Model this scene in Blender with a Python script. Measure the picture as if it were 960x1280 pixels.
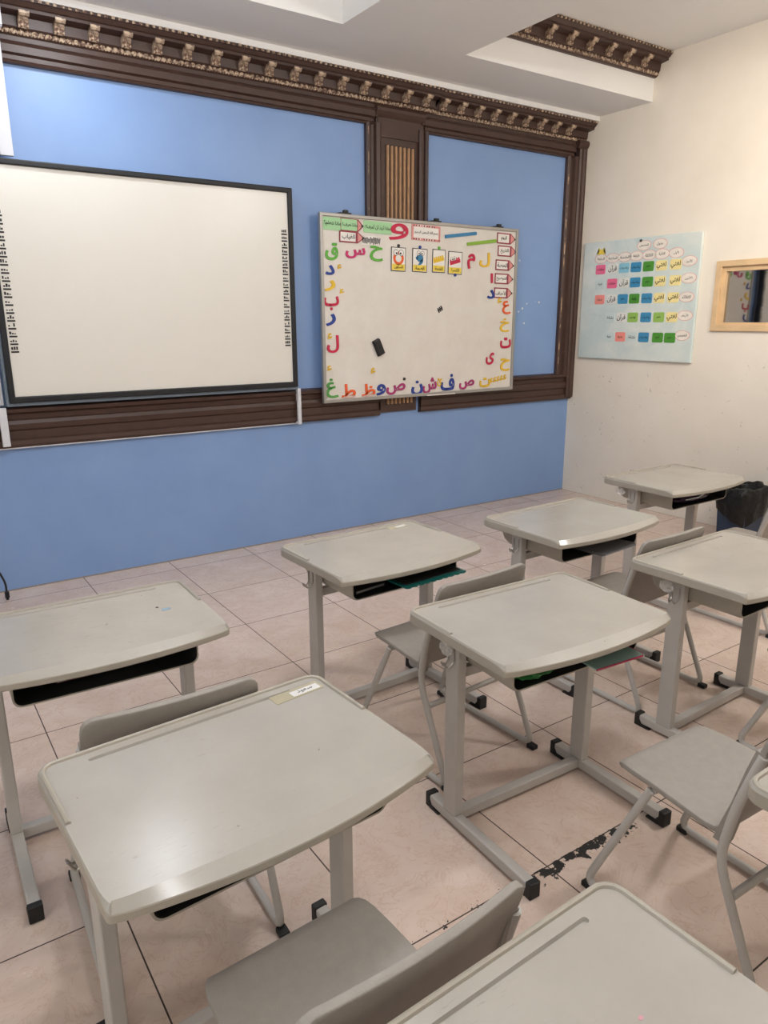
import bpy, bmesh, math, random, unicodedata
from mathutils import Vector, Matrix
random.seed(7)
for o in list(bpy.data.objects): bpy.data.objects.remove(o)
SC = bpy.context.scene
COL = SC.collection
R = math.radians
# ------------------------------------------------------------------ camera, world, lights, exposure
cam_d = bpy.data.cameras.new('camera'); cam = bpy.data.objects.new('camera', cam_d); COL.objects.link(cam)
yaw, pitch, roll = 0.596475164, 0.257082494, -0.00337849788
cy, sy = math.cos(yaw), math.sin(yaw)
F = Vector((sy*math.cos(pitch), cy*math.cos(pitch), -math.sin(pitch)))
Rt = Vector((cy, -sy, 0)); Up = Rt.cross(F)
r2 = math.cos(roll)*Rt + math.sin(roll)*Up; u2 = -math.sin(roll)*Rt + math.cos(roll)*Up
M = Matrix((r2, u2, -F)).transposed().to_4x4(); M.translation = Vector((-5.18598685, -4.63978645, 1.55500331))
cam.matrix_world = M
cam_d.sensor_fit = 'VERTICAL'; cam_d.sensor_height = 34.6; cam_d.lens = 915.926*34.6/1280
cam_d.clip_start = 0.05
SC.camera = cam

w = bpy.data.worlds.new('world'); SC.world = w; w.use_nodes = True
w.node_tree.nodes['Background'].inputs[0].default_value = (0.75, 0.85, 1, 1)
w.node_tree.nodes['Background'].inputs[1].default_value = 0.15

def area(name, loc, size, power, color, rot=(0, 0, 0), sy_=None):
    l = bpy.data.lights.new(name, 'AREA'); l.energy = power; l.color = color; l.size = size
    if sy_: l.shape = 'RECTANGLE'; l.size_y = sy_
    o = bpy.data.objects.new(name, l); COL.objects.link(o); o.location = loc; o.rotation_euler = rot
    return o
def bulb(name, loc, r, power, color):
    l = bpy.data.lights.new(name, 'POINT'); l.energy = power; l.color = color; l.shadow_soft_size = r
    o = bpy.data.objects.new(name, l); COL.objects.link(o); o.location = loc
    return o
area('front_ceiling_lamp', (-4.14, -0.62, 3.14), 0.30, 10.5, (0.90, 0.95, 1.0), (0, 0, 0), 0.16)
bulb('ceiling_lamp', (-1.4, -3.95, 2.95), 0.11, 84, (1.0, 0.97, 0.93))
bulb('ceiling_lamp', (-4.1, -2.7, 3.0), 0.11, 54, (0.95, 0.97, 1.0))
bulb('ceiling_lamp', (-4.6, -4.5, 2.95), 0.11, 31, (0.95, 0.97, 1.0))
spot = bpy.data.lights.new('wall_fill_spot', 'SPOT'); spot.energy = 135; spot.color = (1.0, 0.88, 0.72)  # added spot that only brightens the upper right wall, no real fixture
spot.spot_size = R(70); spot.spot_blend = 1.0; spot.shadow_soft_size = 0.1
so = bpy.data.objects.new('wall_fill_spot', spot); COL.objects.link(so); so.location = (-2.1, -2.7, 2.95)
so.rotation_euler = Vector((2.1, 1.35, -0.75)).to_track_quat('-Z', 'Y').to_euler()
area('left_wall_fill', (-7.4, -4.6, 1.9), 2.6, 30, (0.82, 0.93, 1.0), (0, R(-90), 0), 1.6)  # added soft cool fill; the left wall has no window
vs = SC.view_settings
vs.view_transform = 'Standard'; vs.look = 'None'; vs.gamma = 1; vs.use_curve_mapping = False
vs.exposure = 0.04

# ------------------------------------------------------------------ materials
def srgb(r, g, b):
    f = lambda c: c/12.92 if c <= 0.04045 else ((c+0.055)/1.055)**2.4
    return (f(r/255), f(g/255), f(b/255), 1)
class NT:
    def __init__(s, name):
        s.m = bpy.data.materials.new(name); s.m.use_nodes = True; s.t = s.m.node_tree; s.b = s.t.nodes['Principled BSDF']
    def n(s, t, **k):
        x = s.t.nodes.new(t)
        for a, b in k.items(): setattr(x, a, b)
        return x
    def l(s, a, b): s.t.links.new(a, b)
    def math(s, op, a, b=None, clamp=False):
        x = s.n('ShaderNodeMath', operation=op, use_clamp=clamp)
        for i, v in enumerate((a, b)):
            if v is None: continue
            if isinstance(v, (int, float)): x.inputs[i].default_value = v
            else: s.l(v, x.inputs[i])
        return x.outputs[0]
    def mix(s, f, a, b):
        x = s.n('ShaderNodeMix', data_type='RGBA')
        for i, v in ((0, f), (6, a), (7, b)):
            if isinstance(v, (int, float)): x.inputs[i].default_value = v
            elif isinstance(v, tuple): x.inputs[i].default_value = v
            else: s.l(v, x.inputs[i])
        return x.outputs[2]
    def noise(s, scale, detail=3, rough=0.5, vec=None, dist=0):
        x = s.n('ShaderNodeTexNoise'); x.inputs['Scale'].default_value = scale; x.inputs['Detail'].default_value = detail
        x.inputs['Roughness'].default_value = rough; x.inputs['Distortion'].default_value = dist
        if vec is None:
            vec = s.n('ShaderNodeTexCoord').outputs['Object']
        s.l(vec, x.inputs['Vector'])
        return x.outputs[0]
    def ramp(s, v, lo, hi):
        x = s.n('ShaderNodeMapRange'); x.clamp = True
        x.inputs[1].default_value = lo; x.inputs[2].default_value = hi; s.l(v, x.inputs[0])
        return x.outputs[0]
def plain(name, rgb, rough=0.5, var=0.06, scale=25, metal=0, bump=0, spec=0.5, speck=None):
    t = NT(name); c = srgb(*rgb)
    d = tuple(max(0, x*(1-var*2)) for x in c[:3])+(1,)
    n = t.noise(scale, 4, 0.6)
    col = t.mix(t.ramp(n, 0.3, 0.7), d, c)
    if speck:
        s = t.noise(speck[0], 2, 0.5); col = t.mix(t.ramp(s, speck[1], speck[1]+0.08), col, srgb(*speck[2]))
    t.l(col, t.b.inputs['Base Color'])
    t.b.inputs['Roughness'].default_value = rough; t.b.inputs['Metallic'].default_value = metal
    t.b.inputs['Specular IOR Level'].default_value = spec
    if bump:
        bn = t.n('ShaderNodeBump'); bn.inputs['Strength'].default_value = bump; bn.inputs['Distance'].default_value = 0.002
        t.l(t.noise(scale*8, 3), bn.inputs['Height']); t.l(bn.outputs[0], t.b.inputs['Normal'])
    return t.m
MT = {}
MT['cream'] = plain('cream_wall_paint', (236, 228, 212), 0.75, 0.015, 3, bump=0.08)
MT['ceil'] = plain('white_ceiling_paint', (236, 234, 231), 0.85, 0.01, 3)
MT['brown'] = plain('brown_painted_wood', (72, 50, 42), 0.46, 0.1, 14)
MT['tan'] = plain('tan_wood_strip', (184, 142, 104), 0.45, 0.1, 18)
MT['dark_slot'] = plain('dark_brown_groove', (38, 26, 22), 0.6)
MT['alu'] = plain('aluminium', (170, 168, 164), 0.4, 0.03, 30, metal=0.6)
MT['white_pl'] = plain('white_trunking_plastic', (214, 216, 222), 0.45, 0.02)
MT['black'] = plain('black_plastic', (22, 22, 26), 0.4)
MT['frame_black'] = plain('black_board_frame', (15, 17, 24), 0.5)
MT['rubber'] = plain('black_rubber', (20, 20, 21), 0.55)
MT['metal'] = plain('grey_painted_steel', (184, 179, 173), 0.42, 0.03, 20)
MT['chair'] = plain('grey_beige_chair_plastic', (152, 145, 137), 0.55, 0.05, 40, bump=0.25)
MT['side'] = plain('beige_desk_plastic', (168, 160, 147), 0.45, 0.03, 15)
MT['dark_in'] = plain('dark_tray_inside', (44, 44, 44), 0.5)
MT['wire'] = plain('steel_wire', (170, 165, 158), 0.3, 0.02, 30, metal=0.8)
MT['board'] = plain('interactive_board_surface', (226, 222, 214), 0.3, 0.01, 4)
MT['paper'] = plain('white_paper', (238, 234, 228), 0.6, 0.01)
MT['ink'] = plain('black_ink', (30, 26, 28), 0.6)
for k, c in dict(GREEN=(96, 178, 62), GREEN2=(84, 158, 76), PINK=(206, 46, 112), RED=(200, 32, 72), BLUE=(34, 62, 146), YEL=(236, 194, 54), ORG=(236, 98, 44), MAG=(170, 50, 112)).items():
    MT[k] = plain('foam_'+k.lower(), c, 0.6, 0.03)
MT['mint'] = plain('mint_green_card', (168, 216, 164), 0.6, 0.02)
MT['pencil_red'] = plain('maroon_card_print', (150, 58, 74), 0.6)
MT['pencil_wood'] = plain('pink_card_print', (222, 150, 146), 0.6)
MT['yel_lab'] = plain('yellow_label', (242, 214, 84), 0.6)
MT['blue_stick'] = plain('blue_foam', (62, 134, 180), 0.6)
MT['green_stick'] = plain('green_foam', (142, 186, 62), 0.6)
MT['teal'] = plain('teal_plastic', (20, 104, 98), 0.4)
MT['oval'] = plain('cream_oval_card', (240, 232, 222), 0.4)
for k, c in dict(c_pink=(238, 112, 150), c_salmon=(246, 150, 138), c_white=(226, 226, 220), c_blue=(62, 142, 186), c_sky=(140, 196, 216), c_green=(74, 148, 48), c_lgreen=(150, 192, 92), c_yel=(244, 228, 160), c_mist=(206, 220, 218)).items():
    MT[k] = plain('card_'+k[2:], c, 0.35, 0.03)

def wall_blue():
    t = NT('blue_wall_paint')
    pos = t.n('ShaderNodeNewGeometry').outputs['Position']
    sp = t.n('ShaderNodeSeparateXYZ'); t.l(pos, sp.inputs[0])
    n = t.noise(2.5, 4, 0.6, pos)
    col = t.mix(t.ramp(n, 0.3, 0.7), srgb(126, 156, 204), srgb(132, 162, 208))
    v = t.n('ShaderNodeTexVoronoi'); v.inputs['Scale'].default_value = 13; t.l(pos, v.inputs['Vector'])
    chip = t.math('LESS_THAN', v.outputs['Distance'], 0.12)
    m = t.math('MULTIPLY', t.math('GREATER_THAN', sp.outputs[0], -0.76), t.math('LESS_THAN', sp.outputs[0], -0.4))
    m = t.math('MULTIPLY', m, t.math('MULTIPLY', t.math('GREATER_THAN', sp.outputs[2], 1.5), t.math('LESS_THAN', sp.outputs[2], 2.25)))
    col = t.mix(t.math('MULTIPLY', chip, m), col, srgb(220, 222, 224))
    # the wall above the cornice is painted white
    col = t.mix(t.math('GREATER_THAN', sp.outputs[2], 3.0), col, srgb(226, 222, 216))
    t.l(col, t.b.inputs['Base Color']); t.b.inputs['Roughness'].default_value = 0.42
    bn = t.n('ShaderNodeBump'); bn.inputs['Strength'].default_value = 0.1; bn.inputs['Distance'].default_value = 0.003
    t.l(t.noise(9, 3, 0.5, pos), bn.inputs['Height']); t.l(bn.outputs[0], t.b.inputs['Normal'])
    return t.m
MT['blue'] = wall_blue()

def wall_cream():
    t = NT('cream_wall_with_scuffs')
    pos = t.n('ShaderNodeNewGeometry').outputs['Position']
    sp = t.n('ShaderNodeSeparateXYZ'); t.l(pos, sp.inputs[0])
    n = t.noise(2, 4, 0.6, pos)
    col = t.mix(t.ramp(n, 0.3, 0.7), srgb(228, 219, 206), srgb(236, 228, 216))
    s = t.noise(16, 3, 0.7, pos, 1.0)
    lo = t.math('MULTIPLY', t.ramp(s, 0.665, 0.70), t.math('LESS_THAN', sp.outputs[2], 1.25))
    col = t.mix(t.math('MULTIPLY', lo, 0.55), col, srgb(120, 110, 105))
    t.l(col, t.b.inputs['Base Color']); t.b.inputs['Roughness'].default_value = 0.6
    return t.m
MT['wall_right'] = wall_cream()

def floor_mat():
    t = NT('peach_marble_floor_tiles')
    pos = t.n('ShaderNodeNewGeometry').outputs['Position']
    sp = t.n('ShaderNodeSeparateXYZ'); t.l(pos, sp.inputs[0])
    P = 0.5375
    def cell(s, off):
        a = t.math('DIVIDE', t.math('ADD', s, off+100*P), P)
        fr = t.math('FRACT', a)
        d = t.math('MULTIPLY', t.math('MINIMUM', fr, t.math('SUBTRACT', 1, fr)), P)
        return d, t.math('FLOOR', a)
    dx, ix = cell(sp.outputs[0], 3.235); dy, iy = cell(sp.outputs[1], 3.405)
    d = t.math('MINIMUM', dx, dy)
    grout = t.math('LESS_THAN', d, 0.0021)
    cv = t.n('ShaderNodeCombineXYZ'); t.l(ix, cv.inputs[0]); t.l(iy, cv.inputs[1])
    wn = t.n('ShaderNodeTexWhiteNoise', noise_dimensions='3D'); t.l(cv.outputs[0], wn.inputs['Vector'])
    off = t.n('ShaderNodeVectorMath', operation='MULTIPLY_ADD'); t.l(wn.outputs['Color'], off.inputs[0]); off.inputs[1].default_value = (20, 20, 20); t.l(pos, off.inputs[2])
    n1 = t.noise(4, 6, 0.6, off.outputs[0], 1.2)
    col = t.mix(t.ramp(n1, 0.3, 0.72), srgb(206, 183, 168), srgb(222, 204, 192))
    vein = t.math('ABSOLUTE', t.math('SUBTRACT', t.noise(7, 5, 0.65, off.outputs[0], 2.0), 0.5))
    col = t.mix(t.math('MULTIPLY', t.math('SUBTRACT', 1, t.ramp(vein, 0.0, 0.02)), 0.35), col, srgb(184, 144, 116))
    col = t.mix(t.math('MULTIPLY', wn.outputs['Value'], 0.12), col, srgb(196, 168, 150))
    col = t.mix(grout, col, srgb(66, 54, 48))
    # black worn filler along one joint
    nz = t.noise(26, 5, 0.7, pos)
    yy = t.math('ADD', sp.outputs[1], 3.405)
    under = t.math('MULTIPLY', t.math('LESS_THAN', yy, 0.004), t.math('GREATER_THAN', yy, -0.06))
    seg = t.math('MULTIPLY', t.math('GREATER_THAN', sp.outputs[0], -3.875), t.math('LESS_THAN', sp.outputs[0], -3.40))
    body = t.math('GREATER_THAN', nz, t.math('ADD', 0.435, t.math('MULTIPLY', t.math('ABSOLUTE', t.math('ADD', yy, 0.016)), 4.5)))
    stain = t.math('MULTIPLY', t.math('MULTIPLY', under, seg), body)
    seg2 = t.math('MULTIPLY', t.math('GREATER_THAN', sp.outputs[0], -4.28), t.math('LESS_THAN', sp.outputs[0], -3.88))
    u2_ = t.math('MULTIPLY', t.math('LESS_THAN', yy, 0.02), t.math('GREATER_THAN', yy, -0.012))
    stain2 = t.math('MULTIPLY', t.math('MULTIPLY', u2_, seg2), t.math('GREATER_THAN', nz, 0.6))
    st = t.math('MAXIMUM', stain, stain2)
    col = t.mix(st, col, srgb(34, 32, 31))
    t.l(col, t.b.inputs['Base Color'])
    ro = t.math('ADD', t.math('MULTIPLY', t.noise(5, 4, 0.6, pos), 0.16), 0.16)
    ro = t.math('MAXIMUM', ro, t.math('MULTIPLY', t.math('MAXIMUM', grout, st), 0.8))
    t.l(ro, t.b.inputs['Roughness'])
    return t.m
MT['floor'] = floor_mat()

def desk_mat():
    t = NT('worn_beige_desktop')
    tc = t.n('ShaderNodeTexCoord').outputs['Object']
    oi = t.n('ShaderNodeObjectInfo').outputs['Location']
    ad = t.n('ShaderNodeVectorMath', operation='MULTIPLY_ADD'); t.l(oi, ad.inputs[0]); ad.inputs[1].default_value = (9, 9, 9); t.l(tc, ad.inputs[2])
    v = ad.outputs[0]
    col = t.mix(t.ramp(t.noise(5, 5, 0.6, v), 0.3, 0.7), srgb(166, 160, 151), srgb(175, 169, 160))
    mp = t.n('ShaderNodeMapping'); t.l(v, mp.inputs[0]); mp.inputs['Scale'].default_value = (7, 60, 7); mp.inputs['Rotation'].default_value = (0, 0, 0.7)
    sc = t.ramp(t.noise(3, 4, 0.7, mp.outputs[0], 0.6), 0.62, 0.70)
    mask = t.ramp(t.noise(3.5, 2, 0.5, v), 0.5, 0.62)
    col = t.mix(t.math('MULTIPLY', t.math('MULTIPLY', sc, mask), 0.45), col, srgb(120, 112, 102))
    sp = t.ramp(t.noise(42, 2, 0.5, v), 0.765, 0.79)
    col = t.mix(t.math('MULTIPLY', sp, 0.7), col, srgb(100, 92, 90))
    t.l(col, t.b.inputs['Base Color'])
    t.l(t.math('ADD', t.math('MULTIPLY', t.noise(7, 4, 0.6, v), 0.12), 0.165), t.b.inputs['Roughness'])
    return t.m
MT['top'] = desk_mat()

def wb_mat():
    t = NT('whiteboard_surface')
    n = t.noise(4, 6, 0.7)
    col = t.mix(t.ramp(n, 0.35, 0.7), srgb(220, 213, 205), srgb(229, 224, 217))
    t.l(col, t.b.inputs['Base Color']); t.b.inputs['Roughness'].default_value = 0.28
    return t.m
MT['wb'] = wb_mat()

def gilt_mat():
    t = NT('gilded_brown_carving')
    n = t.noise(55, 3, 0.65)
    col = t.mix(t.ramp(n, 0.42, 0.58), srgb(96, 70, 58), srgb(200, 176, 150))
    t.l(col, t.b.inputs['Base Color']); t.b.inputs['Roughness'].default_value = 0.4
    return t.m
MT['gilt'] = gilt_mat()
def gilt2_mat():
    t = NT('rubbed_gilt_edge')
    n = t.noise(9, 4, 0.7)
    col = t.mix(t.ramp(n, 0.48, 0.6), srgb(78, 54, 45), srgb(190, 156, 120))
    t.l(col, t.b.inputs['Base Color']); t.b.inputs['Roughness'].default_value = 0.4
    return t.m
MT['gilt_edge'] = gilt2_mat()

def film_mat():
    t = NT('pale_blue_glossy_wrap')
    n = t.noise(3.2, 5, 0.6, None, 0.8)
    col = t.mix(t.ramp(n, 0.35, 0.68), srgb(198, 213, 212), srgb(222, 227, 222))
    t.l(col, t.b.inputs['Base Color']); t.b.inputs['Roughness'].default_value = 0.16
    bn = t.n('ShaderNodeBump'); bn.inputs['Strength'].default_value = 0.5; bn.inputs['Distance'].default_value = 0.01
    t.l(t.noise(6, 4, 0.6, None, 1.5), bn.inputs['Height']); t.l(bn.outputs[0], t.b.inputs['Normal'])
    return t.m
MT['film'] = film_mat()
MT['window_wood'] = plain('light_oak_frame', (222, 190, 148), 0.45, 0.08, 8)
def pane_mat():
    t = NT('dark_reflective_glass')
    t.b.inputs['Base Color'].default_value = (0.42, 0.40, 0.38, 1); t.b.inputs['Metallic'].default_value = 1.0; t.b.inputs['Roughness'].default_value = 0.03
    n = t.noise(3, 2); bn = t.n('ShaderNodeBump'); bn.inputs['Strength'].default_value = 0.05; bn.inputs['Distance'].default_value = 0.01
    t.l(n, bn.inputs['Height']); t.l(bn.outputs[0], t.b.inputs['Normal'])
    return t.m
MT['pane'] = pane_mat()
MT['bin'] = plain('dark_navy_bin_plastic', (40, 58, 84), 0.5)
def bag_mat():
    t = NT('black_bin_liner')
    t.b.inputs['Base Color'].default_value = srgb(9, 9, 10); t.b.inputs['Roughness'].default_value = 0.34; t.b.inputs['Specular IOR Level'].default_value = 0.35
    bn = t.n('ShaderNodeBump'); bn.inputs['Strength'].default_value = 0.9; bn.inputs['Distance'].default_value = 0.02
    t.l(t.noise(14, 4, 0.6, None, 1.0), bn.inputs['Height']); t.l(bn.outputs[0], t.b.inputs['Normal'])
    return t.m
MT['bag'] = bag_mat()
def clear_mat():
    t = NT('clear_cling_film')
    t.b.inputs['Base Color'].default_value = (0.85, 0.83, 0.8, 1); t.b.inputs['Roughness'].default_value = 0.15; t.b.inputs['Alpha'].default_value = 0.3
    return t.m
MT['clear'] = clear_mat()
MT['tape'] = plain('yellowed_tape', (178, 169, 142), 0.35)
MT['sticker'] = plain('white_name_label', (226, 224, 222), 0.4)

# ------------------------------------------------------------------ mesh helpers
def finish(name, bm, mats, parent=None, smooth=False, ang=40):
    bmesh.ops.recalc_face_normals(bm, faces=bm.faces)
    me = bpy.data.meshes.new(name); bm.to_mesh(me); bm.free()
    if not isinstance(mats, (list, tuple)): mats = [mats]
    for m in mats: me.materials.append(MT[m] if isinstance(m, str) else m)
    o = bpy.data.objects.new(name, me); COL.objects.link(o)
    if parent is not None: o.parent = parent
    if smooth:
        for p in me.polygons: p.use_smooth = True
        try: me.set_sharp_from_angle(angle=R(ang))
        except Exception: pass
    return o
def box(bm, x0, x1, y0, y1, z0, z1, bev=0, mi=0):
    vs_ = [bm.verts.new((x, y, z)) for z in (z0, z1) for x, y in ((x0, y0), (x1, y0), (x1, y1), (x0, y1))]
    fs = [bm.faces.new([vs_[i] for i in q]) for q in ((3, 2, 1, 0), (4, 5, 6, 7), (0, 1, 5, 4), (1, 2, 6, 5), (2, 3, 7, 6), (3, 0, 4, 7))]
    for f in fs: f.material_index = mi
    if bev:
        es = list({e for f in fs for e in f.edges})
        r = bmesh.ops.bevel(bm, geom=es, offset=bev, segments=2, affect='EDGES', profile=0.5)
        for f in r['faces']: f.material_index = mi
def prism(bm, pts, fn0, fn1, mi=0):
    """polygon pts extruded between two placements; concave caps are triangulated"""
    a = [bm.verts.new(fn0(*p)) for p in pts]; b = [bm.verts.new(fn1(*p)) for p in pts]
    n = len(pts)
    for i in range(n):
        f = bm.faces.new((a[i], a[(i+1) % n], b[(i+1) % n], b[i])); f.material_index = mi
    caps = []
    for c in (a, b):
        f = bm.faces.new(c if c is b else c[::-1]); f.material_index = mi; caps.append(f)
    r = bmesh.ops.triangulate(bm, faces=caps)
    for f in r['faces']: f.material_index = mi
def tube(bm, pts, r, seg=10, mi=0, flat=1.0):
    pts = [Vector(p) for p in pts]
    n = len(pts); rings = []; prev = None
    for i, p in enumerate(pts):
        t = (pts[min(i+1, n-1)]-pts[max(i-1, 0)]).normalized()
        if prev is None:
            a = Vector((1, 0, 0)) if abs(t.x) < 0.9 else Vector((0, 1, 0))
            nrm = (a - t*a.dot(t)).normalized()
        else:
            nrm = (prev - t*prev.dot(t)).normalized()
        prev = nrm; bn = t.cross(nrm)
        rings.append([bm.verts.new(p + nrm*math.cos(2*math.pi*k/seg)*r*flat + bn*math.sin(2*math.pi*k/seg)*r) for k in range(seg)])
    for i in range(n-1):
        for k in range(seg):
            f = bm.faces.new((rings[i][k], rings[i][(k+1) % seg], rings[i+1][(k+1) % seg], rings[i+1][k])); f.material_index = mi
    for c in (rings[0][::-1], rings[-1]):
        f = bm.faces.new(c); f.material_index = mi
def rounded(pts, rads, n=5):
    """round the corners of a 3-D polyline"""
    pts = [Vector(p) for p in pts]; out = [pts[0]]
    for i in range(1, len(pts)-1):
        r = rads[i] if isinstance(rads, (list, tuple)) else rads
        a, b, c = pts[i-1], pts[i], pts[i+1]
        if r <= 0: out.append(b); continue
        d1 = (a-b); d2 = (c-b); r = min(r, d1.length*0.45, d2.length*0.45)
        p, q = b+d1.normalized()*r, b+d2.normalized()*r
        for k in range(n+1):
            t = k/n; out.append(p*(1-t)**2 + b*2*t*(1-t) + q*t*t)
    out.append(pts[-1]); return out
def empty(name, loc, rz=0):
    o = bpy.data.objects.new(name, None); COL.objects.link(o); o.location = loc; o.rotation_euler.z = rz; o.empty_display_size = 0.1
    return o
def tag(o, label=None, cat=None, group=None, kind=None):
    if label: o['label'] = label
    if cat: o['category'] = cat
    if group: o['group'] = group
    if kind: o['kind'] = kind
    return o
def dup(root, loc, rz):
    r = root.copy(); COL.objects.link(r); r.location = loc; r.rotation_euler = (0, 0, rz)
    for ch in list(root.children):
        c = ch.copy(); COL.objects.link(c); c.parent = r
        for g in list(ch.children):
            d = g.copy(); COL.objects.link(d); d.parent = c
    return r
# Arabic lettering: joined letter forms, laid out right to left
FORMS = {}
for cp in range(0xFE80, 0xFEFD):
    dc = unicodedata.decomposition(chr(cp)).split()
    if len(dc) >= 2 and dc[0] in ('<isolated>', '<final>', '<initial>', '<medial>'):
        FORMS[(''.join(chr(int(x, 16)) for x in dc[1:]), dc[0][1:-1])] = chr(cp)
def shape_ar(s):
    s = s.replace('لأ', '\u0001').replace('لا', '\u0002').replace('لإ', '\u0003')
    base = {'\u0001': 'لأ', '\u0002': 'لا', '\u0003': 'لإ'}
    toks = [base.get(c, c) for c in s]
    res = []
    joins = lambda t: (t, 'initial') in FORMS
    canr = lambda t: (t, 'final') in FORMS
    for i, t in enumerate(toks):
        if (t, 'isolated') not in FORMS: res.append(t); continue
        p = i > 0 and joins(toks[i-1]) and canr(t)
        n = i+1 < len(toks) and joins(t) and canr(toks[i+1])
        k = 'medial' if p and n else 'final' if p else 'initial' if n else 'isolated'
        res.append(FORMS.get((t, k), FORMS.get((t, 'isolated'))))
    return ''.join(reversed(res))
GC = {}
from mathutils.geometry import tessellate_polygon
def glyph(s, bold):
    """outline loops of a line of lettering, thickened by bold, filled loop by loop"""
    key = (s, bold)
    if key in GC: return GC[key]
    cu = bpy.data.curves.new('txt', 'FONT'); cu.body = shape_ar(s); cu.size = 1; cu.resolution_u = 3; cu.fill_mode = 'NONE'
    o = bpy.data.objects.new('txt', cu); COL.objects.link(o)
    bpy.context.view_layer.update()
    me = bpy.data.meshes.new_from_object(o.evaluated_get(bpy.context.evaluated_depsgraph_get()))
    co = [(v.co.x, v.co.y) for v in me.vertices]; nb = {}
    for e in me.edges:
        a, b = e.vertices; nb.setdefault(a, []).append(b); nb.setdefault(b, []).append(a)
    bpy.data.objects.remove(o); bpy.data.curves.remove(cu); bpy.data.meshes.remove(me)
    seen = set(); loops = []
    for v0 in range(len(co)):
        if v0 in seen or v0 not in nb: continue
        lp = [v0]; seen.add(v0); cur = v0
        # curves come out with their points in order: follow the rising index first to keep the winding
        while True:
            nx = [q for q in nb[cur] if q not in seen]
            if not nx: break
            cur = min(nx); lp.append(cur); seen.add(cur)
        pts = []
        for q in lp:
            if not pts or (abs(co[q][0]-pts[-1][0])+abs(co[q][1]-pts[-1][1])) > 1e-5: pts.append(co[q])
        if len(pts) > 2 and abs(pts[0][0]-pts[-1][0])+abs(pts[0][1]-pts[-1][1]) < 1e-5: pts.pop()
        if len(pts) > 2: loops.append(pts)
    def ar(p): return sum(p[i-1][0]*p[i][1]-p[i][0]*p[i-1][1] for i in range(len(p)))/2
    big = max(loops, key=lambda p: abs(ar(p))); sg = 1 if ar(big) > 0 else -1
    def inside(pt, p):
        c = False
        for i in range(len(p)):
            (x1, y1), (x2, y2) = p[i-1], p[i]
            if (y1 > pt[1]) != (y2 > pt[1]) and pt[0] < (x2-x1)*(pt[1]-y1)/(y2-y1)+x1: c = not c
        return c
    def grow(p, hole):
        n = len(p); out = []
        for i in range(n):
            a, b, c = p[i-1], p[i], p[(i+1) % n]
            d1 = Vector((b[0]-a[0], b[1]-a[1])).normalized(); d2 = Vector((c[0]-b[0], c[1]-b[1])).normalized()
            n1 = Vector((d1.y, -d1.x))*sg; n2 = Vector((d2.y, -d2.x))*sg
            m = n1+n2
            if m.length < 1e-4: m = n1
            m.normalize(); k = 1/max(.6, m.dot(n1))
            out.append((b[0]+m.x*bold*k, b[1]+m.y*bold*k))
        return out
    outer = [p for p in loops if ar(p)*sg > 0]; holes = [p for p in loops if ar(p)*sg < 0]
    res = []
    for p in outer:
        hs = [h for h in holes if inside(h[0], p)]
        group = [grow(p, False)]+[grow(h, True) for h in hs]
        flat = [q for g in group for q in g]
        tris = tessellate_polygon([[Vector((x, y, 0)) for x, y in g] for g in group])
        res.append((group, flat, tris))
    xs = [q[0] for r in res for q in r[1]]; ys = [q[1] for r in res for q in r[1]]
    GC[key] = (res, min(xs), max(xs), min(ys), max(ys))
    return GC[key]
def put_text(bm, s, fn, w_, h_, bold=0.012, depth=0.0, mi=0, fit=False):
    """fn(a, b, d): a right, b up, d out of the surface"""
    res, x0, x1, y0, y1 = glyph(s, bold)
    asp = (x1-x0)/(y1-y0)
    if not fit:
        if asp*h_ > w_: h_ = w_/asp
        else: w_ = asp*h_
    P = lambda q, d: fn(((q[0]-(x0+x1)/2)/(x1-x0))*w_, ((q[1]-(y0+y1)/2)/(y1-y0))*h_, d)
    for group, flat, tris in res:
        top = [bm.verts.new(P(q, 1 if depth else 0)) for q in flat]
        for t_ in tris:
            try: f = bm.faces.new([top[i] for i in t_]); f.material_index = mi
            except ValueError: pass
        if depth:
            low = [bm.verts.new(P(q, -1)) for q in flat]; k0 = 0
            for g in group:
                n = len(g)
                for i in range(n):
                    f = bm.faces.new((top[k0+i], top[k0+(i+1) % n], low[k0+(i+1) % n], low[k0+i])); f.material_index = mi
                k0 += n

# ------------------------------------------------------------------ the room
XL, YB, ZS, ZT = -7.5, -7.6, 3.152, 3.46
bm = bmesh.new(); box(bm, XL, 0, YB, 0, -0.1, 0); tag(finish('floor', bm, 'floor'), kind='structure')
bm = bmesh.new(); box(bm, XL, 0.12, 0, 0.12, -0.1, 3.6); tag(finish('wall_front', bm, 'blue'), kind='structure')
bm = bmesh.new()
WY0, WY1, WZ0, WZ1 = -2.55, -1.368, 1.475, 1.945        # opening of the small window
box(bm, 0, 0.12, WY1, 0, -0.1, 3.6); box(bm, 0, 0.12, YB, WY0, -0.1, 3.6)
box(bm, 0, 0.12, WY0, WY1, -0.1, WZ0); box(bm, 0, 0.12, WY0, WY1, WZ1, 3.6)
tag(finish('wall_right', bm, 'wall_right'), kind='structure')
bm = bmesh.new(); box(bm, XL-0.12, XL, YB, 0.12, -0.1, 3.6); tag(finish('wall_left', bm, 'cream'), kind='structure')
bm = bmesh.new(); box(bm, XL-0.12, 0.12, YB-0.12, YB, -0.1, 3.6); tag(finish('wall_back', bm, 'cream'), kind='structure')
bm = bmesh.new()
TY = -0.665
box(bm, XL, 0, TY, 0, ZS, 3.6)                      # lowered soffit along the front wall
box(bm, -2.755, -1.86, YB, TY, ZS, 3.6)             # beam between the two trays
box(bm, XL, -5.9, YB, TY, ZS, 3.6)
box(bm, -5.9, -2.755, YB, TY, ZT, 3.6); box(bm, -1.86, 0, YB, TY, ZT, 3.6)
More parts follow.
